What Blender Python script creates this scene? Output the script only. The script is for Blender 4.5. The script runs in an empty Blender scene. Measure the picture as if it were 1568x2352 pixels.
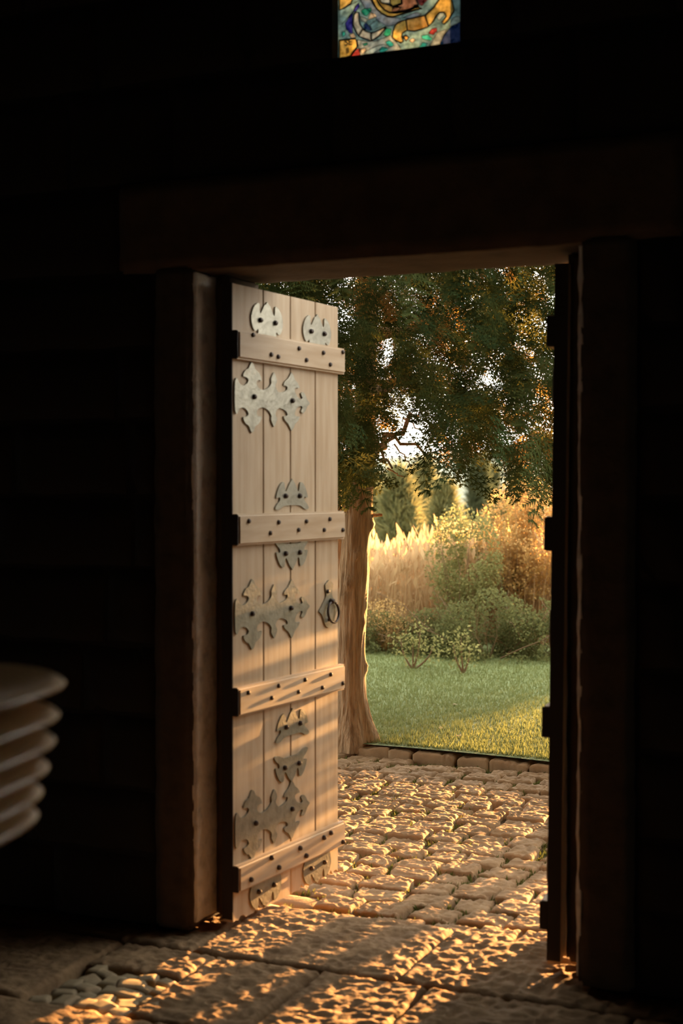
import bpy, bmesh, math, random
import numpy as np
from mathutils import Vector, Matrix
from mathutils.geometry import delaunay_2d_cdt

random.seed(7); rng = np.random.default_rng(11)
C = bpy.context.scene.collection
sc = bpy.context.scene
R = math.radians

# ------------------------------------------------------------------ camera
EYE = 1.52
YAW, PITCH = R(23.5), math.atan(56/3267)
cam_d = bpy.data.cameras.new('camera'); cam = bpy.data.objects.new('camera', cam_d); C.objects.link(cam)
cam.location = (0, 0, EYE); cam.rotation_euler = (math.pi/2-PITCH, 0, YAW)
cam_d.sensor_fit = 'VERTICAL'; cam_d.sensor_height = 36; cam_d.lens = 50.0
cam_d.clip_start = .05; cam_d.clip_end = 1000
cam_d.dof.use_dof = True; cam_d.dof.focus_distance = 7.6; cam_d.dof.aperture_fstop = 2.8; cam_d.dof.aperture_blades = 8
sc.camera = cam
# ------------------------------------------------------------------ sky
w = bpy.data.worlds.new('sky'); sc.world = w; w.use_nodes = True
nt = w.node_tree; bg = nt.nodes['Background']
tc = nt.nodes.new('ShaderNodeTexCoord'); sx = nt.nodes.new('ShaderNodeSeparateXYZ'); rp = nt.nodes.new('ShaderNodeValToRGB')
nt.links.new(tc.outputs['Generated'], sx.inputs[0]); nt.links.new(sx.outputs['Z'], rp.inputs[0]); nt.links.new(rp.outputs[0], bg.inputs[0])
rp.color_ramp.elements[0].color = (1.0, .94, .83, 1); rp.color_ramp.elements[1].color = (.93, .95, .95, 1)
rp.color_ramp.elements[1].position = .9
# brighter towards the low sun, as a hazy evening sky is
SUN_AZ, SUN_EL = R(8.5), R(5.6)
to_sun = Vector((math.sin(SUN_AZ)*math.cos(SUN_EL), math.cos(SUN_AZ)*math.cos(SUN_EL), math.sin(SUN_EL)))
vd = nt.nodes.new('ShaderNodeVectorMath'); vd.operation = 'DOT_PRODUCT'; vd.inputs[1].default_value = to_sun
nt.links.new(tc.outputs['Generated'], vd.inputs[0])
def wmath(op, a, b=0.0):
    m_ = nt.nodes.new('ShaderNodeMath'); m_.operation = op
    for i_, v_ in enumerate((a, b)):
        if isinstance(v_, (int, float)): m_.inputs[i_].default_value = v_
        else: nt.links.new(v_, m_.inputs[i_])
    return m_.outputs[0]
glow = wmath('POWER', wmath('MAXIMUM', vd.outputs['Value'], 0.0), 3.0)
nt.links.new(wmath('MULTIPLY_ADD', glow, 2.4), bg.inputs[1])
nt.nodes[-1].inputs[2].default_value = 1.15
# ------------------------------------------------------------------ sun
sd = bpy.data.lights.new('sun', 'SUN'); sun = bpy.data.objects.new('sun', sd); C.objects.link(sun)
sd.energy = 21.0; sd.color = (1.0, .50, .165); sd.angle = R(.6)
sun.rotation_euler = to_sun.to_track_quat('Z', 'Y').to_euler(); sun.location = (3, 20, 6)
# ------------------------------------------------------------------ exposure
vs = sc.view_settings
vs.view_transform = 'Standard'; vs.look = 'None'; vs.exposure = 1.68; vs.gamma = 1.0; vs.use_curve_mapping = False
try:
    sc.cycles.use_denoising = True; sc.cycles.max_bounces = 8; sc.cycles.sample_clamp_indirect = 6.0
    sc.cycles.transparent_max_bounces = 8
except Exception: pass

# ------------------------------------------------------------------ helpers
FW = Vector((-math.sin(YAW)*math.cos(PITCH), math.cos(YAW)*math.cos(PITCH), -math.sin(PITCH)))
RT = Vector((math.cos(YAW), math.sin(YAW), 0)); UP = RT.cross(FW)
def ray(x, y): return FW + RT*((x-784)/3267) - UP*((y-1176)/3267)
def at_d(x, y, d): return Vector((0, 0, EYE)) + ray(x, y)*d
def on_z(x, y, z=0.0):
    r = ray(x, y); return Vector((0, 0, EYE)) + r*((z-EYE)/r.z)
def on_y(x, y, Y):
    r = ray(x, y); return Vector((0, 0, EYE)) + r*(Y/r.y)

def tag(o, label=None, cat=None, group=None, kind=None):
    if label: o['label'] = label
    if cat: o['category'] = cat
    if group: o['group'] = group
    if kind: o['kind'] = kind
    return o
def empty(name, loc=(0, 0, 0), rz=0):
    o = bpy.data.objects.new(name, None); C.objects.link(o); o.location = loc; o.rotation_euler = (0, 0, rz)
    o.empty_display_size = .1
    return o
def link(name, me, mat, parent=None, smooth=False):
    if mat is not None and not me.materials: me.materials.append(mat)
    if smooth: me.polygons.foreach_set('use_smooth', np.ones(len(me.polygons), bool))
    o = bpy.data.objects.new(name, me); C.objects.link(o)
    if parent is not None: o.parent = parent
    return o
def from_bm(name, bm, mat, parent=None, smooth=False):
    me = bpy.data.meshes.new(name); bmesh.ops.recalc_face_normals(bm, faces=bm.faces); bm.to_mesh(me); bm.free()
    return link(name, me, mat, parent, smooth)
def mesh_np(name, V, F):
    V = np.asarray(V, np.float32); F = np.asarray(F, np.int32); n = F.shape[1]
    me = bpy.data.meshes.new(name)
    me.vertices.add(len(V)); me.vertices.foreach_set('co', V.ravel())
    me.loops.add(F.size); me.loops.foreach_set('vertex_index', F.ravel())
    me.polygons.add(len(F)); me.polygons.foreach_set('loop_start', np.arange(len(F), dtype=np.int32)*n)
    try: me.polygons.foreach_set('loop_total', np.full(len(F), n, np.int32))
    except Exception: pass
    me.update(calc_edges=True); me.validate()
    return me
def box(bm, x0, x1, y0, y1, z0, z1):
    vs_ = [bm.verts.new(p) for p in ((x0,y0,z0),(x1,y0,z0),(x1,y1,z0),(x0,y1,z0),(x0,y0,z1),(x1,y0,z1),(x1,y1,z1),(x0,y1,z1))]
    for f in ((0,3,2,1),(4,5,6,7),(0,1,5,4),(1,2,6,5),(2,3,7,6),(3,0,4,7)): bm.faces.new([vs_[i] for i in f])
    return vs_
def bevelled_box(x0, x1, y0, y1, z0, z1, b=.004, seg=1):
    bm = bmesh.new(); box(bm, x0, x1, y0, y1, z0, z1)
    bmesh.ops.bevel(bm, geom=list(bm.edges), offset=b, segments=seg, profile=.6, affect='EDGES')
    return bm
def _hash(ix, iy, iz, seed):
    n = (ix*73856093) ^ (iy*19349663) ^ (iz*83492791) ^ (seed*2654435761)
    n = n & 0xffffffff; n = ((n ^ (n >> 15))*2246822519) & 0xffffffff; n = ((n ^ (n >> 13))*3266489917) & 0xffffffff
    return ((n ^ (n >> 16)) & 0xffffff)/float(0xffffff)
def vnoise(P, seed=0):
    P = np.asarray(P, float); I = np.floor(P).astype(np.int64); f = P-I; f = f*f*(3-2*f)
    out = 0
    for dx in (0, 1):
        for dy in (0, 1):
            for dz in (0, 1):
                wt = (f[:,0] if dx else 1-f[:,0])*(f[:,1] if dy else 1-f[:,1])*(f[:,2] if dz else 1-f[:,2])
                out = out + wt*_hash(I[:,0]+dx, I[:,1]+dy, I[:,2]+dz, seed)
    return out
def lumps(P, s, seed=0):
    """rounded chiselled lumps, 0..1"""
    P = np.asarray(P)/s
    a = vnoise(P, seed); b = vnoise(P*2.1+5, seed+1); c = vnoise(P*4.3+9, seed+2)
    return .62*(1-np.abs(2*a-1))**.8+.27*(1-np.abs(2*b-1))+.11*c
def stone_block(name, x0, x1, y0, y1, ztop, zbot, amp, res, seed, mat, parent, lump=.05, edge=.018, jit=.012, rot=0.0, tilt=0.0):
    """a rough stone with a displaced top; outline wobbles"""
    nx = max(3, int((x1-x0)/res)); ny = max(3, int((y1-y0)/res))
    gx, gy = np.meshgrid(np.linspace(0, 1, nx+1), np.linspace(0, 1, ny+1), indexing='ij')
    X = x0+(x1-x0)*gx; Y = y0+(y1-y0)*gy
    P = np.stack([X.ravel(), Y.ravel(), np.full(X.size, seed*1.37)], 1)
    wx = (vnoise(P/.11, seed+20)-.5)*2*jit; wy = (vnoise(P/.11, seed+21)-.5)*2*jit
    de = np.minimum(np.minimum(X-x0, x1-X), np.minimum(Y-y0, y1-Y)).ravel()
    fall = np.clip(1-de/edge, 0, 1)**2
    Z = ztop+amp*(lumps(P, lump, seed)-.55)*2-fall*edge*.75+(X.ravel()-(x0+x1)/2)*tilt
    XX = X.ravel()+wx; YY = Y.ravel()+wy
    if rot:
        cx, cy = (x0+x1)/2, (y0+y1)/2; c, s = math.cos(rot), math.sin(rot)
        XX, YY = cx+c*(XX-cx)-s*(YY-cy), cy+s*(XX-cx)+c*(YY-cy)
    V = np.stack([XX, YY, Z], 1)
    idx = np.arange((nx+1)*(ny+1)).reshape(nx+1, ny+1)
    F = np.stack([idx[:-1,:-1], idx[1:,:-1], idx[1:,1:], idx[:-1,1:]], -1).reshape(-1, 4)
    ring = np.concatenate([idx[:,0], idx[-1,1:], idx[-2::-1,-1], idx[0,-2:0:-1]])
    B = V[ring].copy(); B[:,2] = zbot
    n0 = len(V); m = len(ring); j = np.arange(m); k = (j+1) % m
    F2 = np.stack([ring[k], ring[j], n0+j, n0+k], 1)
    V = np.concatenate([V, B]); F = np.concatenate([F, F2])
    if name is None: return V, F
    return link(name, mesh_np(name, V, F), mat, parent, smooth=True)
def tube(path, radii, seg=10, disp=None, cap=True):
    P = np.array([list(p) for p in path], float); n = len(P)
    T = np.gradient(P, axis=0); T /= np.linalg.norm(T, axis=1)[:,None]+1e-9
    ref = np.array([.3, .9, .2]); V = []
    a = np.linspace(0, 2*np.pi, seg, endpoint=False)
    for i in range(n):
        u = np.cross(T[i], ref); u /= np.linalg.norm(u)+1e-9; v = np.cross(T[i], u)
        V.append(P[i]+radii[i]*(np.cos(a)[:,None]*u+np.sin(a)[:,None]*v))
    V = np.array(V).reshape(-1, 3)
    idx = np.arange(n*seg).reshape(n, seg); nx = np.roll(idx, -1, 1)
    F = np.stack([idx[:-1], nx[:-1], nx[1:], idx[1:]], -1).reshape(-1, 4)
    return V, F
def merge(parts):
    Vs, Fs, o = [], [], 0
    for V, F in parts: Vs.append(V); Fs.append(F+o); o += len(V)
    return np.concatenate(Vs), np.concatenate(Fs)
def rotm(yaw, pitch, roll):
    """N matrices: roll about Y, pitch about X, yaw about Z"""
    cy, sy, cp, sp, cr, sr = np.cos(yaw), np.sin(yaw), np.cos(pitch), np.sin(pitch), np.cos(roll), np.sin(roll)
    z, o = np.zeros_like(yaw), np.ones_like(yaw)
    Z = np.stack([cy,-sy,z, sy,cy,z, z,z,o], 1).reshape(-1,3,3); X = np.stack([o,z,z, z,cp,-sp, z,sp,cp], 1).reshape(-1,3,3)
    Y = np.stack([cr,z,sr, z,o,z, -sr,z,cr], 1).reshape(-1,3,3)
    return Z@X@Y
def inst(Vt, Ft, Rm, T, S):
    S = np.asarray(S)
    V = np.einsum('nij,kj->nki', Rm, Vt)
    V = V*(S[:,None,None] if S.ndim == 1 else 1)+T[:,None,:]
    k = len(Vt); F = Ft[None]+(np.arange(len(T))*k)[:,None,None]
    return V.reshape(-1, 3), F.reshape(-1, Ft.shape[1])

# ------------------------------------------------------------------ materials
def mat(name, base, rough=.8, metal=0., bump=None, var=None, spec=.5, bump_dist=.01, stretch=(1,1,1), coat=0):
    """principled material; var = (second colour, noise scale, contrast lo, hi); bump = (noise scale, strength)"""
    m = bpy.data.materials.new(name); m.use_nodes = True; nt = m.node_tree; b = nt.nodes['Principled BSDF']
    b.inputs['Base Color'].default_value = (*base, 1); b.inputs['Roughness'].default_value = rough; b.inputs['Metallic'].default_value = metal
    b.inputs['Specular IOR Level'].default_value = spec
    if coat: b.inputs['Coat Weight'].default_value = coat; b.inputs['Coat Roughness'].default_value = .15
    tc = nt.nodes.new('ShaderNodeTexCoord'); mp = nt.nodes.new('ShaderNodeMapping'); mp.inputs['Scale'].default_value = stretch
    nt.links.new(tc.outputs['Object'], mp.inputs[0])
    if var:
        n = nt.nodes.new('ShaderNodeTexNoise'); n.inputs['Scale'].default_value = var[1]; n.inputs['Detail'].default_value = 5
        nt.links.new(mp.outputs[0], n.inputs['Vector'])
        r = nt.nodes.new('ShaderNodeValToRGB'); r.color_ramp.elements[0].position = var[2]; r.color_ramp.elements[1].position = var[3]
        r.color_ramp.elements[0].color = (*base, 1); r.color_ramp.elements[1].color = (*var[0], 1)
        nt.links.new(n.outputs[0], r.inputs[0]); nt.links.new(r.outputs[0], b.inputs['Base Color'])
    if bump:
        n = nt.nodes.new('ShaderNodeTexNoise'); n.inputs['Scale'].default_value = bump[0]; n.inputs['Detail'].default_value = 6
        nt.links.new(mp.outputs[0], n.inputs['Vector'])
        bp = nt.nodes.new('ShaderNodeBump'); bp.inputs['Strength'].default_value = bump[1]; bp.inputs['Distance'].default_value = bump_dist
        nt.links.new(n.outputs[0], bp.inputs['Height']); nt.links.new(bp.outputs[0], b.inputs['Normal'])
    return m
def leaf_mat(name, c1, c2, trans=.45, tcol=None, rough=.6):
    m = bpy.data.materials.new(name); m.use_nodes = True; nt = m.node_tree; nt.nodes.clear()
    out = nt.nodes.new('ShaderNodeOutputMaterial'); g = nt.nodes.new('ShaderNodeNewGeometry'); r = nt.nodes.new('ShaderNodeValToRGB')
    r.color_ramp.elements[0].color = (*c1, 1); r.color_ramp.elements[1].color = (*c2, 1)
    nt.links.new(g.outputs['Random Per Island'], r.inputs[0])
    d = nt.nodes.new('ShaderNodeBsdfDiffuse'); t = nt.nodes.new('ShaderNodeBsdfTranslucent'); mx = nt.nodes.new('ShaderNodeMixShader')
    nt.links.new(r.outputs[0], d.inputs[0])
    if tcol:
        mm = nt.nodes.new('ShaderNodeMix'); mm.data_type = 'RGBA'; mm.inputs[0].default_value = .55
        nt.links.new(r.outputs[0], mm.inputs[6]); mm.inputs[7].default_value = (*tcol, 1); nt.links.new(mm.outputs[2], t.inputs[0])
    else: nt.links.new(r.outputs[0], t.inputs[0])
    mx.inputs[0].default_value = trans
    nt.links.new(d.outputs[0], mx.inputs[1]); nt.links.new(t.outputs[0], mx.inputs[2]); nt.links.new(mx.outputs[0], out.inputs[0])
    return m

M = {}
M['cobble'] = mat('cobble_stone', (.28,.18,.098), .9, spec=.1, var=((.40,.26,.14), 9, .35, .7), bump=(60, .5), bump_dist=.006)
M['slab'] = mat('threshold_stone', (.25,.16,.088), .9, spec=.1, var=((.37,.24,.13), 8, .35, .7), bump=(55, .55), bump_dist=.006)
M['pebble'] = mat('smooth_stone', (.33,.25,.14), .75, var=((.42,.31,.17), 12, .35, .7), bump=(25, .2), bump_dist=.004)
M['lit_reveal'] = mat('lit_reveal_stone', (.72,.67,.57), .95, var=((.40,.36,.28), 16, .5, .75), bump=(45, .8), bump_dist=.008)  # pale colour stands for the light falling on the door reveal
M['jamb'] = mat('jamb_stone', (.065,.042,.021), .9, var=((.035,.022,.011), 14, .45, .75), bump=(40, .7), bump_dist=.006)  # stone colour darkened to stand for shade on the inner faces
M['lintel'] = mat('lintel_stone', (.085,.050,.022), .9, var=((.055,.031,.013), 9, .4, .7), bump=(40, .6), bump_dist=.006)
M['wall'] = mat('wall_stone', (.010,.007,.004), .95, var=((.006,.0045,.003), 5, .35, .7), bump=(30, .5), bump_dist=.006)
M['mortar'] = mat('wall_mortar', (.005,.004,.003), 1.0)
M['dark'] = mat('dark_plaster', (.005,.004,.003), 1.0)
M['wood'] = mat('pine_board', (.50,.375,.24), .6, var=((.40,.275,.155), 3.2, .38, .68), bump=(9, .12), bump_dist=.002, stretch=(9,9,1))
M['batten'] = mat('pine_batten', (.49,.365,.235), .6, var=((.40,.275,.155), 3.2, .38, .68), bump=(9, .12), bump_dist=.002, stretch=(1,9,9))
M['iron'] = mat('forged_iron', (.29,.27,.215), .42, metal=.75, var=((.20,.185,.145), 30, .4, .7), bump=(85, .35), bump_dist=.004)
M['nail'] = mat('black_nail', (.05,.035,.028), .4, metal=.6)
M['edge'] = mat('edge_shade', (.02,.014,.010), .7, metal=.2)  # near-black colour stands for shade on the door edges
M['bark'] = mat('bark', (.44,.28,.145), .9, var=((.25,.15,.07), 9, .40, .62), bump=(14, 1.0), bump_dist=.03, stretch=(5,5,.6))
M['twig'] = mat('twig', (.20,.12,.06), .9)
M['soil'] = mat('joint_soil', (.10,.085,.045), 1., var=((.16,.13,.07), 20, .4, .7), bump=(50, .8))
M['lawn'] = mat('lawn_soil', (.15,.19,.07), 1., var=((.20,.23,.085), 3, .35, .7), bump=(40, 1.0), bump_dist=.02)
M['hill'] = mat('far_hill', (.22,.23,.15), 1., var=((.28,.27,.18), .08, .4, .7))
M['meadow'] = mat('meadow', (.20,.17,.07), 1., var=((.26,.20,.09), 1.5, .4, .7))
M['frond'] = leaf_mat('cypress_frond', (.050,.076,.024), (.105,.130,.044), .22, (.18,.18,.045))
M['cypress'] = leaf_mat('cypress_foliage', (.018,.040,.015), (.050,.080,.030), .24, (.20,.17,.04))
M['rust'] = leaf_mat('withered_frond', (.26,.13,.04), (.40,.24,.08), .5, (.52,.29,.08))
M['grass'] = leaf_mat('grass_blade', (.160,.186,.070), (.260,.276,.112), .25, (.22,.27,.10))
M['moss'] = leaf_mat('moss', (.10,.12,.03), (.19,.19,.06), .3)
M['reed'] = leaf_mat('dry_reed', (.37,.24,.12), (.54,.38,.20), .42, (.56,.39,.19))
M['gold'] = leaf_mat('golden_leaf', (.38,.24,.085), (.55,.37,.15), .42, (.65,.40,.14))
M['green'] = leaf_mat('shrub_leaf', (.12,.135,.05), (.25,.25,.10), .45, (.48,.40,.14))
M['dgreen'] = leaf_mat('dark_shrub_leaf', (.075,.088,.036), (.16,.165,.065), .4, (.30,.27,.09))
M['pine'] = leaf_mat('pine_needle', (.12,.14,.06), (.22,.22,.10), .34, (.33,.30,.13))
M['dpine'] = leaf_mat('dark_pine_needle', (.08,.10,.055), (.13,.15,.08), .3)
M['seat'] = mat('varnished_beech', (.60,.36,.15), .30, spec=.7, var=((.50,.29,.11), 4, .4, .7), stretch=(1,8,8), coat=0)
M['steel'] = mat('dark_steel', (.04,.04,.04), .5, metal=.8)
M['grey'] = mat('grey_plastic', (.25,.25,.22), .6)

# ================================================================== large structure
WY0, WY1 = 4.22, 4.60            # church wall
XL, XR, ZT = -2.383, -1.043, 2.258   # door opening
GX0, GX1, GZ0, GZ1 = -1.868, -1.434, 2.905, 3.95  # stained glass opening
wall = empty('wall_front', (-1.7, 4.4, 0)); tag(wall, 'dark stone church wall around the open doorway', 'wall', kind='structure')
woff = Vector((1.7, -4.4, 0))
bm = bmesh.new()
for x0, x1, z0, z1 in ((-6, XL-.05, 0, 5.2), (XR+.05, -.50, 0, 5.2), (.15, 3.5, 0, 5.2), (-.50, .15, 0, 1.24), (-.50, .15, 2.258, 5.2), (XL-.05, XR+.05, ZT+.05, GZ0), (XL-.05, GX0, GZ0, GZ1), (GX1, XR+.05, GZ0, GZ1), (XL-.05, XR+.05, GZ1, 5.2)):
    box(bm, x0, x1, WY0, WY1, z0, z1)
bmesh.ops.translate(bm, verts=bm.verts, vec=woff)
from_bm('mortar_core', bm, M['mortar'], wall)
def wall_block(name, x0, x1, z0, z1, y0, y1, m, seed, amp=.006, res=.06, flip=False):
    """rough-faced block of the wall, front (-Y) face displaced"""
    V, F = stone_block(None, x0, x1, z0, z1, 0, 0, amp, res, seed, None, None, lump=.12, edge=.02, jit=.006)
    n = (max(3, int((x1-x0)/res))+1)*(max(3, int((z1-z0)/res))+1)
    W = np.empty_like(V); W[:,0] = V[:,0]; W[:,2] = V[:,1]; W[:,1] = y0-V[:,2]; W[n:,1] = y1
    W += np.array(woff)
    F = F[:, ::-1]
    return link(name, mesh_np(name, W, F), m, wall, smooth=False)
# the stone surround: two monolithic jambs and the lintel, each closed all round and rough
def prism_stone(name, x0, x1, y0, y1, z0, z1, m, seed, amp=.006, res=.03):
    bm = bmesh.new(); box(bm, x0, x1, y0, y1, z0, z1)
    bmesh.ops.bevel(bm, geom=list(bm.edges), offset=.012, segments=2, affect='EDGES')
    me = bpy.data.meshes.new(name); bm.to_mesh(me); bm.free()
    bm = bmesh.new(); bm.from_mesh(me)
    for ax, a, b in ((0, x0, x1), (1, y0, y1), (2, z0, z1)):
        n = int((b-a)/res)
        for i in range(1, n):
            co = [0,0,0]; co[ax] = a+(b-a)*i/n; no = [0,0,0]; no[ax] = 1
            bmesh.ops.bisect_plane(bm, geom=bm.verts[:]+bm.edges[:]+bm.faces[:], plane_co=co, plane_no=no)
    bm.normal_update()
    co = np.array([v.co[:] for v in bm.verts]); no = np.array([v.normal[:] for v in bm.verts])
    h = (lumps(co, .13, seed)-.55)*2*amp + (lumps(co, .045, seed+5)-.55)*amp
    co = co+no*h[:,None]
    for v, c in zip(bm.verts, co): v.co = Vector(c)+woff
    bm.to_mesh(me); bm.free()
    return link(name, me, m, wall, smooth=True)
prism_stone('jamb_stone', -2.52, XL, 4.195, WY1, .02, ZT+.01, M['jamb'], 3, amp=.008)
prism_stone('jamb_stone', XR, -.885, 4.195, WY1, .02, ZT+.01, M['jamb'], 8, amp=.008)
prism_stone('lit_reveal_strip', XL-.012, XL+.012, 4.205, WY1-.005, .03, ZT, M['lit_reveal'], 14, amp=.006, res=.022)  # thin pale lining puts the strip of light into the colour
prism_stone('lit_reveal_strip', XR-.012, XR+.012, 4.205, WY1-.005, .03, ZT, M['lit_reveal'], 15, amp=.006, res=.022)
prism_stone('gap_filler_stone', XL+.014, -2.319, 4.345, WY1-.01, .03, ZT, M['jamb'], 16, amp=.003, res=.05)  # filler stones added to stop light through the hinge gaps
prism_stone('gap_filler_stone', -1.125, -1.078, 4.36, WY1-.01, .03, ZT, M['jamb'], 17, amp=.005, res=.03)
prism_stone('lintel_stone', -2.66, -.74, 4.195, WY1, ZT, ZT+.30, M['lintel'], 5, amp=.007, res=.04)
rows = [0, .252, .475, .734, .976, 1.24, 1.49, 1.75, 2.0, 2.258, 2.56, 2.90, 3.2, 3.5, 3.95, 4.3, 4.7]
for i in range(len(rows)-1):
    z0, z1 = rows[i], rows[i+1]; x = -4.3-random.random()*.3
    while x < 1.2:
        x2 = x+random.uniform(.38, .72); segs = [(x, x2)]
        if z0 < 2.25: hole = (-2.525, -.88)
        elif z0 < 2.5: hole = (-2.665, -.735)
        elif 2.85 < z0 < 3.9: hole = (GX0, GX1)
        else: hole = None
        for hole in [h_ for h_ in (hole, (-.50, .15) if 1.2 < z0 < 2.2 else None) if h_]:
            s2 = []
            for a, b in segs:
                if b <= hole[0] or a >= hole[1]: s2.append((a, b))
                else:
                    if a < hole[0]: s2.append((a, hole[0]))
                    if b > hole[1]: s2.append((hole[1], b))
            segs = s2
        for a, b in segs:
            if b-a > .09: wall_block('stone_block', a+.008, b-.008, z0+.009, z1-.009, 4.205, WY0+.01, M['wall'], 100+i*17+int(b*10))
        x = x2
def slabbox(name, dims, m, label, cat='wall'):
    bm = bmesh.new(); box(bm, *dims); o = from_bm(name, bm, m); return tag(o, label, cat, kind='structure')
w2 = empty('added_window', (-.175, 4.4, 1.24)); tag(w2, 'added unseen barred window to the right of the doorway', 'window', kind='structure')  # unseen window, added for the highlights on the stacked seats
for nm, dims in (('added_sill', (-.325,.325,-.19,.19,0,.03)), ('added_mullion', (-.015,.015,-.02,.02,.03,1.018)), ('added_transom', (-.325,.325,-.018,.018,.50,.53))):
    bm = bmesh.new(); box(bm, *dims); from_bm(nm, bm, M['twig'], w2)
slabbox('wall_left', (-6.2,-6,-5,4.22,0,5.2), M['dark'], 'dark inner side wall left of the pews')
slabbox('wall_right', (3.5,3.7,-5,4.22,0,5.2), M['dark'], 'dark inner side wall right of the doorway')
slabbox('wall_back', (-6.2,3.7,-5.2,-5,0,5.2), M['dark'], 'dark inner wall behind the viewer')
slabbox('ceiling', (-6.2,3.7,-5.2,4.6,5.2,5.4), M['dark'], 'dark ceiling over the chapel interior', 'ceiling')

# ---- floor: flagstones inside and the raised threshold
floor = empty('floor', (-1.7, 3.6, 0)); tag(floor, 'rough stone floor and threshold crossed by bands of low sun', 'floor', kind='structure')
bm = bmesh.new(); box(bm, -6, 3.5, -5, 4.62, -.3, -.055)
fo = from_bm('floor_bed', bm, M['soil'], floor); fo.location = (1.7, -3.6, 0)
def flag(name, *a, **k):
    o = stone_block(name, *a, **k); o.location = (1.7, -3.6, 0); return o
s = 40
for a, b in ((-3.25,-2.31), (-2.305,-1.59), (-1.585,-.55)):
    flag('threshold_slab', a, b, 4.072, 4.628, .0, -.12, .0125, .0075, s, M['slab'], floor, lump=.036, edge=.02, jit=.006); s += 7
for r, (y0, y1) in enumerate(((3.50, 4.062), (2.93, 3.492), (2.3, 2.92))):
    xs = ((-3.2,-2.56,-2.21,-1.835,-1.478,-.85,-.2), (-3.3,-2.75,-2.1,-1.6,-1.1,-.4), (-3.3,-2.6,-1.9,-1.2,-.4))[r]
    for a, b in zip(xs[:-1], xs[1:]):
        if r == 0 and -2.6 < a < -2.5:   # a corner of this bay is filled with small smooth stones
            flag('flagstone', a+.004, b-.004, 3.83, y1, -.004, -.12, .012, .008, s, M['slab'], floor, lump=.036, edge=.02, jit=.006)
        else:
            flag('flagstone', a+.004, b-.004, y0, y1, -.004, -.12, .012, .008 if r == 0 else .014, s, M['slab'], floor, lump=.036, edge=.02, jit=.006)
        s += 7
for i in range(5):
    for j in range(5):
        x = -2.545+.068*i+random.uniform(-.012,.012)+(.03 if j % 2 else 0); y = 3.51+.064*j+random.uniform(-.012,.012)
        lx, ly = random.uniform(.058,.085), random.uniform(.052,.085)
        flag('small_stone', x, x+lx, y, y+ly, -.010+random.uniform(-.007,.007), -.06, .003, .009, s, M['pebble'], floor, lump=.09, edge=.012, jit=.016, rot=random.uniform(-.5,.5), tilt=random.uniform(-.12,.12)); s += 3

# ---- courtyard paving of cobbles with a kerb
pav = empty('courtyard_paving', (-2.4, 6.1, -.05)); tag(pav, 'uneven cobbled path outside the door, edged by a kerb', 'paving', kind='structure')
poff = (2.4, -6.1, .05); PZ = -.045
def kerb_y(x): return 7.74-.085*(x+2.9)**2-.03*(x+2.9)
bm = bmesh.new(); box(bm, -9, 6, 4.6, 8.6, -.4, PZ-.032)
o = from_bm('joint_soil', bm, M['soil'], pav); o.location = poff
cob = []
y = 4.645
rowi = 0
while y < 7.75:
    dep = random.uniform(.125, .165); x = -5.2+random.uniform(0, .1)
    while x < .9:
        wd = random.uniform(.12, .19)
        cxm, cym = x+wd/2, y+dep/2
        yy = cym+.05*math.sin((cxm+2.2)*1.3)   # courses run in shallow arcs
        if yy+dep/2 < kerb_y(cxm)-.08 and yy-dep/2 > 4.63: cob.append((cxm, yy, wd, dep))
        x += wd+random.uniform(.014, .034)
    y += dep+random.uniform(.012, .026); rowi += 1
def in_view(x, y):
    q = Vector((x, y, PZ))-Vector((0, 0, EYE)); d = q.dot(FW); px = 784+3267*q.dot(RT)/d
    return 700 < px < 1290, d
near = sorted([c for c in cob if in_view(c[0], c[1])[0]], key=lambda c: in_view(c[0], c[1])[1])[:296]
rest = [c for c in cob if c not in near]
acc = []
for k, (x, y, wd, dp) in enumerate(near+rest):
    args = (x-wd/2, x+wd/2, y-dp/2, y+dp/2, PZ+random.uniform(-.008,.008), PZ-.08, .0130, (.0078 if k < 170 else .011) if k < len(near) else .04, 500+k*3)
    kw = dict(lump=.030, edge=.012, jit=.015, rot=random.uniform(-.13,.13), tilt=random.uniform(-.04,.04))
    if k < len(near): stone_block('cobblestone', *args, M['cobble'], pav, **kw).location = poff
    else: acc.append(stone_block(None, *args, None, None, **kw))
V, F = merge(acc); o = link('far_cobblestones', mesh_np('far_cobblestones', V, F), M['cobble'], pav, True); o['kind'] = 'stuff'; o.location = poff
x = -5.0; s = 3000
while x < .4:
    L = random.uniform(.15, .31); cxk = x+L/2; yk = kerb_y(cxk); ang = math.atan(kerb_y(cxk+.05)-kerb_y(cxk-.05))*10
    stone_block('kerb_stone', x, x+L-.012, yk-.07, yk+.07, -.010+random.uniform(-.014,.014), -.14, .013, .0085, s, M['cobble'], pav, lump=.036, edge=.016, jit=.016, rot=ang+random.uniform(-.07,.07), tilt=random.uniform(-.06,.06)).location = poff
    x += L; s += 3
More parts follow.
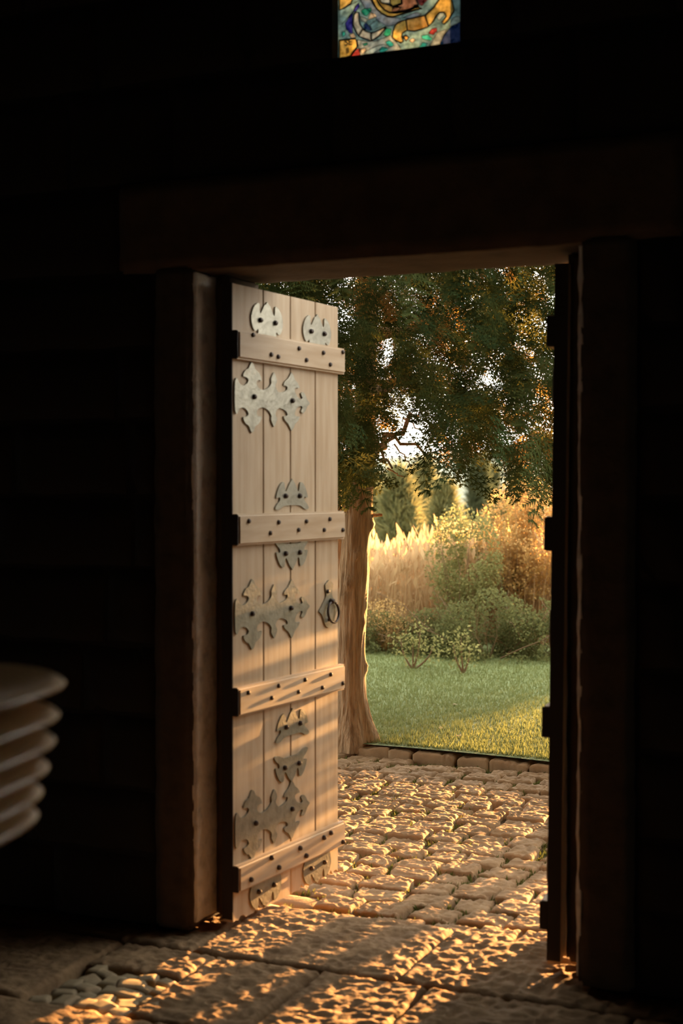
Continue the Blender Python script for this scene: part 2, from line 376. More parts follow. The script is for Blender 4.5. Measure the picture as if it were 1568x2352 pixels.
# moss and weeds in the joints
n = 16000
xs = rng.uniform(-4.2, -.5, n); ys = rng.uniform(4.66, 7.6, n)
den = vnoise(np.stack([xs*2.1, ys*2.1, xs*0], 1), 5)
keep = den > .36; xs, ys = xs[keep], ys[keep]
d_in = np.zeros(len(xs), bool)
for (cx_, cy_, wd, dp) in cob: d_in |= (np.abs(xs-cx_) < wd/2-.006) & (np.abs(ys-cy_) < dp/2-.006)
xs, ys = xs[~d_in], ys[~d_in]
tuft_V = np.array([[-.004,0,0],[.004,0,0],[.006,.004,.02],[0,.006,.005],[.008,.006,.004],[.012,.012,.018],[-.008,-.004,.003],[0,-.006,.003],[-.010,-.008,.017]])
tuft_F = np.array([[0,1,2],[3,4,5],[6,7,8]])
V, F = inst(tuft_V, tuft_F, rotm(rng.uniform(0,6.28,len(xs)), rng.normal(0,.3,len(xs)), rng.normal(0,.3,len(xs))), np.stack([xs, ys, np.full(len(xs), PZ-.024)], 1), rng.uniform(.8,1.7,len(xs)))
o = link('joint_moss', mesh_np('joint_moss', V, F), M['moss'], pav); o['kind'] = 'stuff'; o.location = poff

# ---- lawn, meadow and hill
lawn = empty('lawn', (-3.5, 10, 0)); tag(lawn, 'short green lawn between the kerb and the reeds', 'lawn', kind='structure')
def ground_z(x, y):
    lw = .012+.03*np.sin(x*.9)*np.sin(y*.7)*np.clip((y-8)/2, 0, 1)
    drop = np.clip((y-15)/14, 0, 1); drop = drop*drop*(3-2*drop)*2.6
    return lw-drop
def grid(name, x0, x1, nx, y0f, y1f, ny, zf, m, parent=None):
    u, v = np.meshgrid(np.linspace(0,1,nx+1), np.linspace(0,1,ny+1), indexing='ij')
    X = x0+(x1-x0)*u; Y0 = y0f(X); Y1 = y1f(X); Y = Y0+(Y1-Y0)*v; Z = zf(X, Y)
    idx = np.arange((nx+1)*(ny+1)).reshape(nx+1, ny+1)
    F = np.stack([idx[:-1,:-1], idx[1:,:-1], idx[1:,1:], idx[:-1,1:]], -1).reshape(-1,4)
    return link(name, mesh_np(name, np.stack([X.ravel(), Y.ravel(), Z.ravel()],1), F), m, parent, True)
o = grid('turf', -9, 5, 60, lambda X: 7.70-.085*(X+2.9)**2-.03*(X+2.9)+np.where(np.abs(X+2.9)>3.2,.085*(X+2.9)**2-.87,0), lambda X: X*0+13.2, 40, ground_z, M['lawn'], lawn); o.location = (3.5,-10,0)
n = 150000
xs = rng.uniform(-6.4, -1.2, n); ys = 7.6+(rng.uniform(0,1,n)**1.35)*5.0
keep = ys > 7.74-.085*(xs+2.9)**2-.03*(xs+2.9)+.0
xs, ys = xs[keep], ys[keep]; n = len(xs)
bV = np.array([[-.003,0,0],[.003,0,0],[0,.010,.024]]); bF = np.array([[0,1,2]])
V, F = inst(bV, bF, rotm(rng.uniform(0,6.28,n), rng.normal(0,.35,n), rng.normal(0,.2,n)), np.stack([xs, ys, ground_z(xs, ys)-.003],1), rng.uniform(.6,1.5,n))
o = link('grass', mesh_np('grass', V, F), M['grass'], lawn); o['kind'] = 'stuff'; o.location = (3.5,-10,0)
o = grid('meadow', -40, 40, 50, lambda X: X*0+13.2, lambda X: X*0+62, 40, ground_z, M['meadow']); tag(o, 'dry grassy slope falling away behind the reeds', 'meadow', kind='structure')
def hill_z(x, y):
    t = np.clip((y-60)/110, 0, 1)
    return -2.6+t*t*(3-2*t)*(9.2+4.0*np.clip((x+40)/60,-1,1.2)+1.0*np.sin(x*.11)+.6*np.sin(x*.31+1))
o = grid('hill', -170, 120, 90, lambda X: X*0+60, lambda X: X*0+175, 30, hill_z, M['hill']); tag(o, 'grey hazy hill on the horizon behind the trees', 'hill', kind='structure')

M['litter'] = leaf_mat('fallen_leaf', (.50,.36,.22), (.62,.52,.40), .3)
lm = mesh_np('fallen_leaf', np.array([[0,-.02,.004],[.014,-.004,.010],[.011,.014,.006],[0,.026,.012],[-.011,.014,.006],[-.014,-.004,.010],[0,.0,.003]]), np.array([[0,1,6],[1,2,6],[2,3,6],[3,4,6],[4,5,6],[5,0,6]])); lm.materials.append(M['litter'])
for px, py, z_, lab in ((1046,1620,.03,'pale fallen leaf lying alone in the middle of the lawn'), (1012,1675,.03,'small fallen leaf on the lawn near the kerb'), (1053,1692,.03,'pinkish fallen leaf on the lawn just behind the kerb'), (958,1862,PZ+.012,'curled dry leaf on the sunlit cobbles')):
    lf = bpy.data.objects.new('fallen_leaf', lm); C.objects.link(lf); lf.location = on_z(px, py, z_-.012); lf.rotation_euler = (0, 0, px); tag(lf, lab, 'leaf', 'fallen leaves'); lf.scale = (1.2,)*3
# ================================================================== doors
DOOR_H, DOOR_B = 2.215, .03
def smooth_outline(pts, sub=3):
    P = np.array(pts); n = len(P); out = []
    for i in range(n):
        p0, p1, p2, p3 = P[i-1], P[i], P[(i+1) % n], P[(i+2) % n]
        for k in range(sub):
            t = k/sub
            out.append(.5*((2*p1)+(-p0+p2)*t+(2*p0-5*p1+4*p2-p3)*t*t+(-p0+3*p1-3*p2+p3)*t**3))
    return np.array(out)
def plate_mesh(name, pts, th=.0055, sub=3):
    """plate lying on y=0, its face at y=-th; local x,z"""
    P = smooth_outline(pts, sub) if sub > 1 else np.array(pts)
    res = delaunay_2d_cdt([Vector(p) for p in P], [], [list(range(len(P)))], 1, 1e-6)
    v2, tris = res[0], res[2]
    n = len(v2); bm = bmesh.new()
    cen = P.mean(0)
    # inset ring for a worn, rounded edge
    top = [bm.verts.new((p[0], -th, p[1])) for p in v2]; bot = [bm.verts.new((p[0], .001, p[1])) for p in v2]
    for t in tris: bm.faces.new([top[i] for i in t])
    edges = {}
    for t in tris:
        for a, b in zip(t, t[1:]+t[:1]): edges[(a, b)] = 1
    for (a, b) in edges:
        if (b, a) not in edges: bm.faces.new([top[b], top[a], bot[a], bot[b]])
    bmesh.ops.recalc_face_normals(bm, faces=bm.faces)
    rim = [e for e in bm.edges if len(e.link_faces) == 2 and e.calc_face_angle(0) > 1.2]
    me = bpy.data.meshes.new(name); bm.to_mesh(me); bm.free()
    me.materials.append(M['iron'])
    return me
def nail_mesh(name, r, h):
    bm = bmesh.new(); seg = 8; rings = []
    for rr, yy in ((r, .001), (r, -h*.45), (r*.72, -h*.85)):
        rings.append([bm.verts.new((rr*math.cos(2*math.pi*k/seg+.39), yy, rr*math.sin(2*math.pi*k/seg+.39))) for k in range(seg)])
    tip = bm.verts.new((0, -h, 0))
    for a, b in zip(rings[:-1], rings[1:]):
        for k in range(seg): bm.faces.new((a[k], a[(k+1)%seg], b[(k+1)%seg], b[k]))
    for k in range(seg): bm.faces.new((rings[-1][k], rings[-1][(k+1)%seg], tip))
    bmesh.ops.recalc_face_normals(bm, faces=bm.faces)
    me = bpy.data.meshes.new(name); bm.to_mesh(me); bm.free(); me.materials.append(M['nail']); return me
NAIL = nail_mesh('nail', .0085, .009); STUD = nail_mesh('nail', .0095, .013)
# half outline of the strap plate, traced: u along the leaf, v above the line of its two nails; mirrored below
STRAP = [(.0088,.0504),(.0203,.0613),(.0335,.045),(.0518,.0383),(.0719,.0405),(.0888,.0502),(.0922,.061),(.0787,.0674),(.0600,.0703),(.0636,.0811),(.0754,.0923),(.0923,.0985),(.1042,.1116),(.1144,.1229),(.1281,.1138),(.1367,.0995),(.1588,.0897),(.1732,.0768),(.1790,.0625),(.1650,.0640),(.1490,.0600),(.1460,.0480),(.1573,.0362),(.1851,.0305),(.2133,.036),(.2346,.0476),(.2435,.0583),(.2417,.0734),(.2525,.0878),(.2615,.0967),(.274,.0827),(.2812,.0671),(.2722,.0545),(.274,.043),(.2884,.0307),(.3066,.0284),(.3323,.0333),(.3508,.0416),(.3526,.053),(.3286,.0555),(.336,.0693),(.3582,.0813),(.3713,.094),(.3825,.1059),(.3975,.0944),(.4069,.0813),(.4277,.0693),(.4411,.0529),(.4182,.0525),(.405,.0456),(.4125,.0300),(.4296,.0170),(.4540,.0130),(.4610,.0190),(.4500,.0330),(.4679,.0390),(.4860,.0260),(.495,.0130)]
strap_pts = [(.0060,0.)]+STRAP+[(.5150,0.)]+[(u, -v) for u, v in reversed(STRAP)]
def crest(half): return half[:1]+half[1:-1]+half[-1:]+[(-x, y) for x, y in reversed(half[1:-1])]
# outlines about the line of the two nails: a spade between two crescent lobes, two wings below
CREST_W = crest([(0,.062),(.008,.053),(.018,.046),(.026,.036),(.036,.024),(.045,.016),(.051,.026),(.053,.038),(.057,.048),(.067,.050),(.083,.042),(.097,.026),(.107,.008),(.111,-.005),(.100,-.007),(.088,-.004),(.085,-.012),(.090,-.020),(.102,-.027),(.113,-.036),(.119,-.046),(.106,-.050),(.088,-.048),(.074,-.042),(.056,-.036),(.032,-.034),(0,-.034)])
CREST_R = crest([(0,.069),(.008,.060),(.020,.055),(.027,.045),(.036,.034),(.0455,.023),(.0515,.034),(.052,.048),(.055,.058),(.064,.058),(.083,.048),(.097,.030),(.105,.008),(.103,-.012),(.094,-.030),(.082,-.040),(.070,-.037),(.062,-.031),(.059,-.040),(.064,-.055),(.050,-.060),(.030,-.050),(0,-.050)])
def flip(p): return [(x, -y) for x, y in reversed(p)]
me_strap = plate_mesh('strap_plate', strap_pts, .006, 2)
me_crest = [plate_mesh('crest_plate', p, .006, 2) for p in (CREST_W, flip(CREST_W), CREST_R, flip(CREST_R))]
lockh = [(.014,.083),(.030,.072),(.026,.050),(.022,.030),(.034,.012),(.048,-.002),(.062,-.016),(.078,-.030),(.060,-.042),(.045,-.060),(.036,-.080),(.020,-.096)]
me_lock = plate_mesh('lock_plate', [(0,.09)]+lockh+[(0,-.102)]+[(-x, y) for x, y in reversed(lockh)], .006, 2)
def nail(parent, u, v, me=NAIL):
    o = bpy.data.objects.new('nail', me); C.objects.link(o); o.parent = parent; o.location = (u, 0, v); return o

def make_door(name, loc, rz):
    root = empty(name, loc, rz)
    us = [0, .199, .385, .566, .742]
    rr = random.Random(4)
    for i in range(4):
        a, b = us[i]+(.0028 if i else 0), us[i+1]-(.0028 if i < 3 else 0)
        k = 12; bot = []
        for j in range(k+1):
            u = a+(b-a)*j/k; v = DOOR_B+rr.choice((0, .0, .004, .012, .02))*(0 if j in (0, k) else 1)
            if i == 1: v = DOOR_B+.002*(j % 2)
            bot.append((u, v))
        pts = bot+[(b, DOOR_H), (a, DOOR_H)]
        bm = bmesh.new()
        f = [bm.verts.new((u, 0, v)) for u, v in pts]; g = [bm.verts.new((u, .042, v)) for u, v in pts]
        bm.faces.new(f); bm.faces.new(g[::-1]); n = len(pts)
        for j in range(n): bm.faces.new((f[j], g[j], g[(j+1)%n], f[(j+1)%n]))
        bmesh.ops.recalc_face_normals(bm, faces=bm.faces)
        ed = [e for e in bm.edges if abs(e.verts[0].co.x-e.verts[1].co.x) < 1e-5 and e.calc_length() > 1]
        bmesh.ops.bevel(bm, geom=ed, offset=.0022, segments=1, affect='EDGES')
        from_bm('plank', bm, M['wood'], root)
    # dark tongue behind the seams
    bm = bmesh.new(); box(bm, .01, .73, .014, .030, DOOR_B+.03, DOOR_H-.01); from_bm('tongue', bm, M['nail'], root)
    bm = bmesh.new(); box(bm, -.004, -.0003, -.0005, .0425, DOOR_B+.01, DOOR_H); from_bm('edge_shade_strip', bm, M['edge'], root)  # dark sheet painted in for shade on the hinge edge
    nails = {0:[(.087,2.046),(.206,1.988),(.253,1.984),(.398,2.026),(.451,1.988),(.577,2.025),(.63,1.985),(.728,2.040)],
             1:[(.058,1.405),(.199,1.36),(.255,1.397),(.394,1.366),(.45,1.396),(.583,1.361),(.626,1.401),(.728,1.357)],
             2:[(.054,.815),(.207,.777),(.254,.814),(.393,.775),(.44,.814),(.569,.769),(.633,.811),(.728,.766)],
             3:[(.069,.166),(.203,.211),(.253,.165),(.402,.201),(.446,.163),(.579,.201),(.632,.208),(.728,.152)]}
    for i, (z0, z1) in enumerate(((1.957,2.056),(1.322,1.430),(.738,.837),(.134,.226))):
        bm = bmesh.new(); box(bm, 0, .756, 0, .027, z0-(z0+z1)/2, z1-(z0+z1)/2)
        ed = [e for e in bm.edges if e.verts[0].co.y < .001 and e.verts[1].co.y < .001]
        bmesh.ops.bevel(bm, geom=ed, offset=.008, segments=3, affect='EDGES')
        bt = from_bm('batten', bm, M['batten'], root); bt.location = (0, -.027, (z0+z1)/2)
        bm = bmesh.new(); box(bm, -.004, -.0003, .003, .026, z0-(z0+z1)/2+.003, z1-(z0+z1)/2-.003); from_bm('end_shade_strip', bm, M['edge'], bt)  # same painted shade on the batten's hinge end
        for u, v in nails[i]: nail(bt, u, v-(z0+z1)/2, STUD if i == 3 else NAIL)
    for v, us_ in ((1.833, (.127,.386)), (1.0785, (.113,.375)), (.343, (.135,.384))):
        p = link('strap_plate', me_strap, None, root); p.location = (0, 0, v)
        for u in us_: nail(p, u, .003, STUD).location.y = -.005
    for u, v, k_ in ((.217,2.106,2), (.572,2.101,2), (.388,1.490,0), (.388,1.282,1), (.391,.652,0), (.382,.506,1), (.205,.100,3), (.572,.096,3)):
        p = link('crest_plate', me_crest[k_], None, root); p.location = (u, 0, v)
        for du in (-.050, .050): nail(p, du, 0, STUD).location.y = -.005
    lp = link('lock_plate', me_lock, None, root); lp.location = (.662, 0, 1.082); lp.scale = (1.0, 1, .95)
    for u, v in ((-.014,.045), (-.004,-.068)): nail(lp, u, v).location.y = -.005
    # boss that carries the ring, and the ring hanging out from the plate
    bm = bmesh.new(); bmesh.ops.create_cone(bm, cap_ends=True, segments=10, radius1=.013, radius2=.009, depth=.018, matrix=Matrix.Translation((.010,-.013,.004)) @ Matrix.Rotation(math.pi/2, 4, 'X'))
    from_bm('ring_boss', bm, M['nail'], lp, True)
    th = np.linspace(0, 2*math.pi, 29); rx, rzz, tl = .042, .042, .35
    path = [(.012+rx*math.sin(t), -.014-.008*(1-math.cos(t))/2, -.040+rzz*math.cos(t)) for t in th]
    V, F = tube(path, [.0048]*29, 8)
    link('ring', mesh_np('ring', V, F), M['nail'], lp, True)
    return root
def copy_tree(o, parent=None):
    c = o.copy(); C.objects.link(c); c.parent = parent
    for ch in list(o.children): copy_tree(ch, c)
    return c
HINGE = (-2.2723, 4.2952, 0)
d1 = make_door('door_1', HINGE, math.atan2(.99569, .09275))
tag(d1, 'pale plank door leaf with iron plates standing open on the left', 'door', kind='structure')
d2 = copy_tree(d1); d2.name = 'door_2'; d2.location = (-1.178, 4.322, 0); d2.rotation_euler = (R(.55), 0, R(93)); d2.scale = (1, -1, 1)
tag(d2, 'dark door leaf seen edge-on at the right jamb', 'door', kind='structure')

# ================================================================== stained glass window
GY = 4.27
def zA(pts): return [(770+a/10.453, b/10.453) for a, b in pts]
def zB(pts): return [(900+a/9.224, b/9.224) for a, b in pts]
GC = {'teal':(.16,.30,.30),'blue':(.01,.01,.22),'white':(.60,.54,.38),'green':(.0,.26,.15),'cream':(.50,.42,.28),'gold':(.42,.30,.06),'red':(.26,.015,.01),
      'grey':(.30,.36,.32),'brown':(.40,.15,.06),'dred':(.10,.008,.008),'aqua':(.02,.42,.34),'navy':(.0,.02,.11),'pale':(.36,.48,.44),'slate':(.16,.22,.28),'orange':(.48,.27,.05)}
pieces = [('teal', [(760,-10),(1075,-10),(1075,150),(760,150)]),
 ('slate', zA([(600,0),(900,0),(1010,230),(1250,420),(1568,440),(1568,560),(1250,640),(1000,480),(860,300),(700,180)])),
 ('grey', zA([(530,960),(800,1000),(1000,980),(1330,850),(1420,960),(1568,1150),(1568,1200),(900,1300),(600,1340),(560,1130)])),
 ('gold', zA([(100,-60),(450,-60),(370,90),(230,190),(100,250)])),
 ('teal', zA([(100,250),(230,190),(560,20),(640,0),(500,150),(430,290),(350,370),(190,560),(100,600)])),
 ('blue', zA([(480,150),(560,80),(590,160),(500,270),(430,300),(410,400),(420,800),(350,800),(260,690),(240,560),(330,420),(430,290)])),
 ('grey', zA([(600,400),(690,420),(780,480),(740,540),(620,500)])),
 ('cream', zA([(790,430),(860,310),(960,340),(1000,400),(880,450),(800,480)])),
 ('teal', zA([(830,600),(1000,480),(1050,550),(1150,620),(1000,690),(890,740)])),
 ('navy', zA([(690,600),(740,540),(830,640),(870,730),(780,730),(700,690)])),
 ('green', zA([(620,260),(700,210),(860,200),(870,260),(800,340),(760,390),(690,370),(640,310)])),
 ('green', zA([(1150,840),(1230,680),(1350,700),(1330,830),(1250,880)])),
 ('gold', zA([(100,970),(480,930),(520,1000),(530,1130),(440,1230),(370,1340),(100,1440)])),
 ('red', zA([(370,1360),(520,1180),(590,1160),(610,1380)])),
 ('cream', zA([(600,1180),(720,1150),(740,1220),(640,1300)])),
 ('cream', zA([(330,850),(450,790),(500,900),(400,920)])),
 ('aqua', zA([(160,780),(230,750),(250,830),(180,900)])),
 ('pale', zA([(690,1310),(740,1230),(1000,1110),(1170,1070),(1300,1150),(1050,1200),(900,1290)])),
 ('aqua', zA([(1060,1190),(1130,1130),(1240,1150),(1270,1200),(1150,1260),(1070,1260)])),
 ('aqua', zA([(1210,1010),(1300,970),(1390,1040),(1400,1100),(1330,1130),(1240,1080)])),
 ('green', zA([(660,1060),(760,1030),(790,1060),(700,1110)])),
 ('white', zA([(490,300),(570,310),(575,480),(600,590),(660,690),(560,870),(520,800),(460,680),(425,590),(435,480),(450,350)])),
 ('white', zA([(660,690),(740,760),(860,790),(870,980),(800,960),(680,920),(565,868)])),
 ('white', zA([(862,790),(960,770),(1100,700),(1210,645),(1230,660),(1150,750),(1060,860),(960,930),(872,980)])),
 ('gold', [(849,-8),(859,12),(866.6,22),(877,31.6),(889.6,37.3),(902,39.4),(921.7,33.6),(943,27),(969,19.5),(960.7,16),(932.5,26),(910,30.4),(894,28.7),(883,23),(873,12.4),(862,-8)]),
 ('orange', [(862,-8),(873,12.4),(883,23),(894,28.7),(910,30.4),(922,17),(902,15.6),(893,11.5),(875,5.7),(868,-8)]),
 ('white', zA([(1050,-80),(1310,-80),(1320,80),(1200,90),(1100,60)])),
 ('gold', [(895.5,-8),(921.7,-8),(921.7,8),(902,15.2),(896.3,8)]),
 ('brown', zB([(200,-70),(480,-70),(560,120),(300,220),(0,262),(20,170),(220,80)])),
 ('dred', zB([(500,-70),(820,-70),(640,130),(575,100)])),
 ('white', zB([(470,120),(560,110),(580,140),(480,160)])),
 ('slate', zB([(240,380),(520,260),(620,300),(560,350),(380,390)])),
 ('gold', zB([(20,680),(60,560),(120,480),(300,420),(330,640),(230,700),(210,780),(250,880),(190,910),(80,860),(10,800)])),
 ('orange', zB([(300,420),(560,360),(700,330),(780,560),(640,620),(480,660),(330,648)])),
 ('gold', zB([(700,330),(800,240),(880,170),(950,60),(1050,-70),(1250,-70),(1290,90),(1320,220),(1270,300),(1200,430),(1110,520),(1060,470),(1150,350),(1110,260),(1010,270),(930,360),(870,470),(780,560)])),
 ('pale', zB([(940,370),(1010,280),(1100,270),(1110,330),(1000,440)])),
 ('grey', zB([(790,990),(960,690),(1170,620),(1090,770),(1010,950)])),
 ('red', zB([(770,710),(850,610),(950,590),(960,660),(880,740)])),
 ('aqua', zB([(620,760),(760,740),(860,820),(820,860),(650,830)])),
 ('aqua', zB([(570,1010),(650,900),(750,930),(720,990)])),
 ('pale', zB([(1200,540),(1300,380),(1420,340),(1470,460),(1260,560)])),
 ('navy', zB([(1480,450),(1480,980),(1000,980),(1100,760),(1200,620),(1270,560)])),
 ('cream', zB([(360,860),(450,810),(500,850),(440,910)])),
 ('orange', zB([(240,780),(300,750),(360,800),(300,870)]))]
# the rest of the window, above the frame of the photograph: plain quarries
for i in range(6):
    for j in range(4):
        x0 = 760+315*j/4; y0 = -10-45*(i+1)
        pieces.append((('teal','slate','gold','grey','blue')[(i*3+j*2) % 5], [(x0,y0),(x0+78.75,y0+8*(j%2)),(x0+78.75,y0+45),(x0,y0+45)]))
win = empty('window_1', (-1.65, GY, GZ0)); tag(win, 'stained glass window high above the doorway', 'window', kind='structure')
def gmat(name, col):
    m = bpy.data.materials.new('glass_'+name); m.use_nodes = True; nt = m.node_tree; nt.nodes.clear()
    out = nt.nodes.new('ShaderNodeOutputMaterial'); t = nt.nodes.new('ShaderNodeBsdfTranslucent'); g = nt.nodes.new('ShaderNodeBsdfGlossy'); mx = nt.nodes.new('ShaderNodeMixShader')
    tc = nt.nodes.new('ShaderNodeTexCoord'); n = nt.nodes.new('ShaderNodeTexNoise'); n.inputs['Scale'].default_value = 55; n.inputs['Detail'].default_value = 5
    r = nt.nodes.new('ShaderNodeValToRGB'); r.color_ramp.elements[0].position = .36; r.color_ramp.elements[1].position = .72
    r.color_ramp.elements[0].color = (*[c*.45 for c in col], 1); r.color_ramp.elements[1].color = (*[min(1, c*1.25+.02) for c in col], 1)
    nt.links.new(tc.outputs['Object'], n.inputs[0]); nt.links.new(n.outputs[0], r.inputs[0]); nt.links.new(r.outputs[0], t.inputs[0])
    g.inputs['Roughness'].default_value = .2; mx.inputs[0].default_value = .04
    nt.links.new(t.outputs[0], mx.inputs[1]); nt.links.new(g.outputs[0], mx.inputs[2]); nt.links.new(mx.outputs[0], out.inputs[0]); return m
GM = {k: gmat(k, tuple(v*.40 for v in c)) for k, c in GC.items()}
allv, faces, rings2d = [], [], []
gx0, gx1, gz0, gz1 = GX0-.01, GX1+.03, GZ0-.01, GZ1+.01
for col, pts in pieces:
    f = []; ring = []
    for x, y in pts:
        q = on_y(x, y, GY); X = min(max(q.x, gx0), gx1); Z = min(max(q.z, gz0), gz1)
        f.append(len(allv)); allv.append(Vector((X, Z))); ring.append((X, Z))
    faces.append(f); rings2d.append(ring)
edges = [(f[q], f[(q+1) % len(f)]) for f in faces for q in range(len(f)) if (allv[f[q]]-allv[f[(q+1) % len(f)]]).length > 1e-5]
cd = delaunay_2d_cdt(allv, edges, [], 0, 1e-5)
cv, cf = cd[0], cd[2]
def inside(p, ring):
    c = False
    for (x1, y1), (x2, y2) in zip(ring, ring[1:]+ring[:1]):
        if (y1 > p[1]) != (y2 > p[1]) and p[0] < (x2-x1)*(p[1]-y1)/(y2-y1)+x1: c = not c
    return c
by = {}
for t in cf:
    c_ = (sum(cv[i].x for i in t)/3, sum(cv[i].y for i in t)/3)
    hit = [k for k in range(len(rings2d)) if inside(c_, rings2d[k])]
    if hit: by.setdefault(hit[-1], []).append(t)
for k, tris in by.items():
    bm = bmesh.new(); vm = {}
    dy = 0.0
    for t in tris:
        vv = []
        for i in t:
            if i not in vm: vm[i] = bm.verts.new((cv[i].x+1.65, dy, cv[i].y-GZ0))
            vv.append(vm[i])
        try: bm.faces.new(vv)
        except ValueError: pass
    from_bm('glass_piece', bm, GM[pieces[k][0]], win)
M['lead'] = mat('lead_came', (.02,.02,.02), .6, metal=.5)
for k, ring in enumerate(rings2d):
    if k == 0 or k not in by: continue
    path = [(x+1.65, -.002, z-GZ0) for x, z in ring+ring[:1]]
    thick = .0030 if pieces[k][0] in ('white','gold','orange','brown') else .0013
    V, F = tube(path, [thick]*len(path), 5)
    link('lead_came', mesh_np('lead_came', V, F), M['lead'], win)
for txt, px, py, sz in (('SE', 790, 105, .030), ('8', 793.5, 122.5, .024)):
    fc = bpy.data.curves.new('lettering', 'FONT'); fc.body = txt; fc.size = sz; fc.extrude = .0008; fc.offset = .0006
    to = bpy.data.objects.new('lettering', fc); C.objects.link(to); to.parent = win
    q = on_y(px, py, GY-.004); to.location = (q.x+1.65, -.004, q.z-GZ0); to.rotation_euler = (math.pi/2, 0, 0); fc.materials.append(M['lead'])

# ================================================================== the big conifer
def frond_mesh(L, nb, teeth, droop, seed, wid=.42, tw=.006):
    r = random.Random(seed); V, F = [], []
    def tri(a, b, c): k = len(V); V.extend([a, b, c]); F.append((k, k+1, k+2))
    def pt(s): return np.array([.03*L*math.sin(s*5+seed), L*s, -droop*L*s*s])
    for i in range(nb):
        s = .08+.9*i/nb
        for sd_ in (-1, 1):
            ln = L*wid*(1-s)**.7*(.65+.5*math.sin(min(1, s*4)*1.57))*r.uniform(.75, 1.2)
            a = r.uniform(.7, 1.0); dirv = np.array([sd_*math.sin(a), math.cos(a), r.uniform(-.35,.05)]); dirv /= np.linalg.norm(dirv)
            base = pt(s); side = np.array([dirv[1], -dirv[0], 0])*1.0
            tri(base+side*.003, base-side*.003, base+dirv*ln)
            for j in range(teeth):
                q = (j+.6)/teeth; b0 = base+dirv*ln*q
                for s2 in (-1, 1):
                    tl = ln*.36*(1.05-q)+.010; td = dirv*.75+side*s2*.75; td /= np.linalg.norm(td)
                    e = b0+td*tl+np.array([0, 0, r.uniform(-.006,.004)])
                    tri(b0-dirv*tw, b0+dirv*tw, e)
    for i in range(6):
        s0, s1 = i/6, (i+1)/6; a, b = pt(s0), pt(s1); o_ = np.array([.003, 0, 0]); k = len(V); V.extend([a-o_, a+o_, b]); F.append((k, k+1, k+2))
    return np.array(V), np.array(F)
T0 = on_z(812, 1705, .0)
tree = empty('evergreen_tree', T0); tag(tree, 'large dark green conifer with a bare stout trunk beside the kerb', 'tree')
px_path = [(812,1722,47),(812,1690,44),(810,1655,37),(808,1600,31),(807,1540,29.5),(808,1450,29.5),(812,1370,30),(814,1300,31),(819,1230,31.5),(824,1160,30),(828,1100,28),(834,1030,25),(838,950,22),(842,850,20),(846,700,17),(850,520,14),(854,300,10),(858,60,5)]
D0 = (T0-Vector((0,0,EYE))).dot(FW)
ctr = [at_d(x, y, D0)-T0 for x, y, r_ in px_path]; rad = [r_*D0/3267 for *_, r_ in px_path]
# resample
tt = np.linspace(0, len(ctr)-1, 120); ar = np.array([list(c) for c in ctr])
path = np.stack([np.interp(tt, np.arange(len(ctr)), ar[:,k]) for k in range(3)], 1); rr_ = np.interp(tt, np.arange(len(ctr)), rad)
V, F = tube(path, rr_, 40)
cc = np.repeat(path, 40, 0); dirs = V-cc; dl = np.linalg.norm(dirs, axis=1)[:,None]; dirs = dirs/dl
ang = np.arctan2(dirs[:,1], dirs[:,0])
h = (lumps(np.stack([np.cos(ang)*1.6, np.sin(ang)*1.6, V[:,2]*.9],1), .35, 3)-.5)*.022+(vnoise(np.stack([np.cos(ang)*9, np.sin(ang)*9, V[:,2]*5],1), 4)-.5)*.012
knob = np.zeros(len(V))
for kz, ka, kr in ((.45,.2,.02),(.72,-.4,.018),(.95,-1.5,.022),(1.12,-1.0,.02),(1.30,.1,.026),(1.42,-2.2,.024),(.86,-1.9,.016)):
    da = np.angle(np.exp(1j*(ang-ka))); knob += kr*np.exp(-(da/.35)**2-((V[:,2]-kz)/.035)**2)
flare = np.clip(1-V[:,2]/.35, 0, 1)**2*.02*(1+np.sin(ang*5+1))
V = V+dirs*(h+knob+flare)[:,None]
link('trunk', mesh_np('trunk', V, F), M['bark'], tree, True)
def branch(p0, p1, r0, r1, sag=.0, m='bark', parent=tree, seg=8, n=9, name='branch', wob=.03):
    t = np.linspace(0, 1, n); p0 = np.array(p0); p1 = np.array(p1)
    P = p0+(p1-p0)*t[:,None]; P[:,2] += -sag*4*t*(1-t); P += (rng.random((n,3))-.5)*wob*(t*(1-t)*4)[:,None]
    V, F = tube(P, r0+(r1-r0)*t, seg); return link(name, mesh_np(name, V, F), M[m], parent, True)
def tp(x, y, dd=0): return at_d(x, y, D0+dd)-T0
branch(tp(838,1186), tp(878,1183), .014, .008, 0, wob=.01, name='branch_stub'); branch(tp(835,1128,-.05), tp(860,1118,-.1), .012, .007, name='branch_stub', wob=.01)
for a, b, r0 in (((832,1060,0),(990,935,.3),.028),((836,1010,0),(1010,1060,.5),.016),((840,930,0),(1120,800,-.5),.03),((842,880,0),(640,800,.2),.026),((845,800,0),(1050,690,.6),.026),((845,760,0),(1240,830,.9),.024),
        ((846,700,0),(880,560,-1.2),.022),((846,680,0),(690,640,-.8),.02),((848,600,0),(1180,560,1.3),.02),((838,960,0),(760,1000,-1.0),.018),((840,920,0),(900,900,-1.4),.02),((848,560,0),(1300,640,-.4),.024),((842,880,0),(1330,980,.5),.022),((834,1040,0),(900,1075,-.6),.011)):
    branch(tp(*a), tp(*b), r0, .006, -.04, wob=.10)
branch(tp(890,1075,.2), tp(930,1095,.25), .006, .003, name='twig'); branch(tp(905,1020,.2), tp(945,1075,.3), .006, .003, name='twig'); branch(tp(925,960,.3), tp(1000,1010,.4), .006, .003, name='twig')
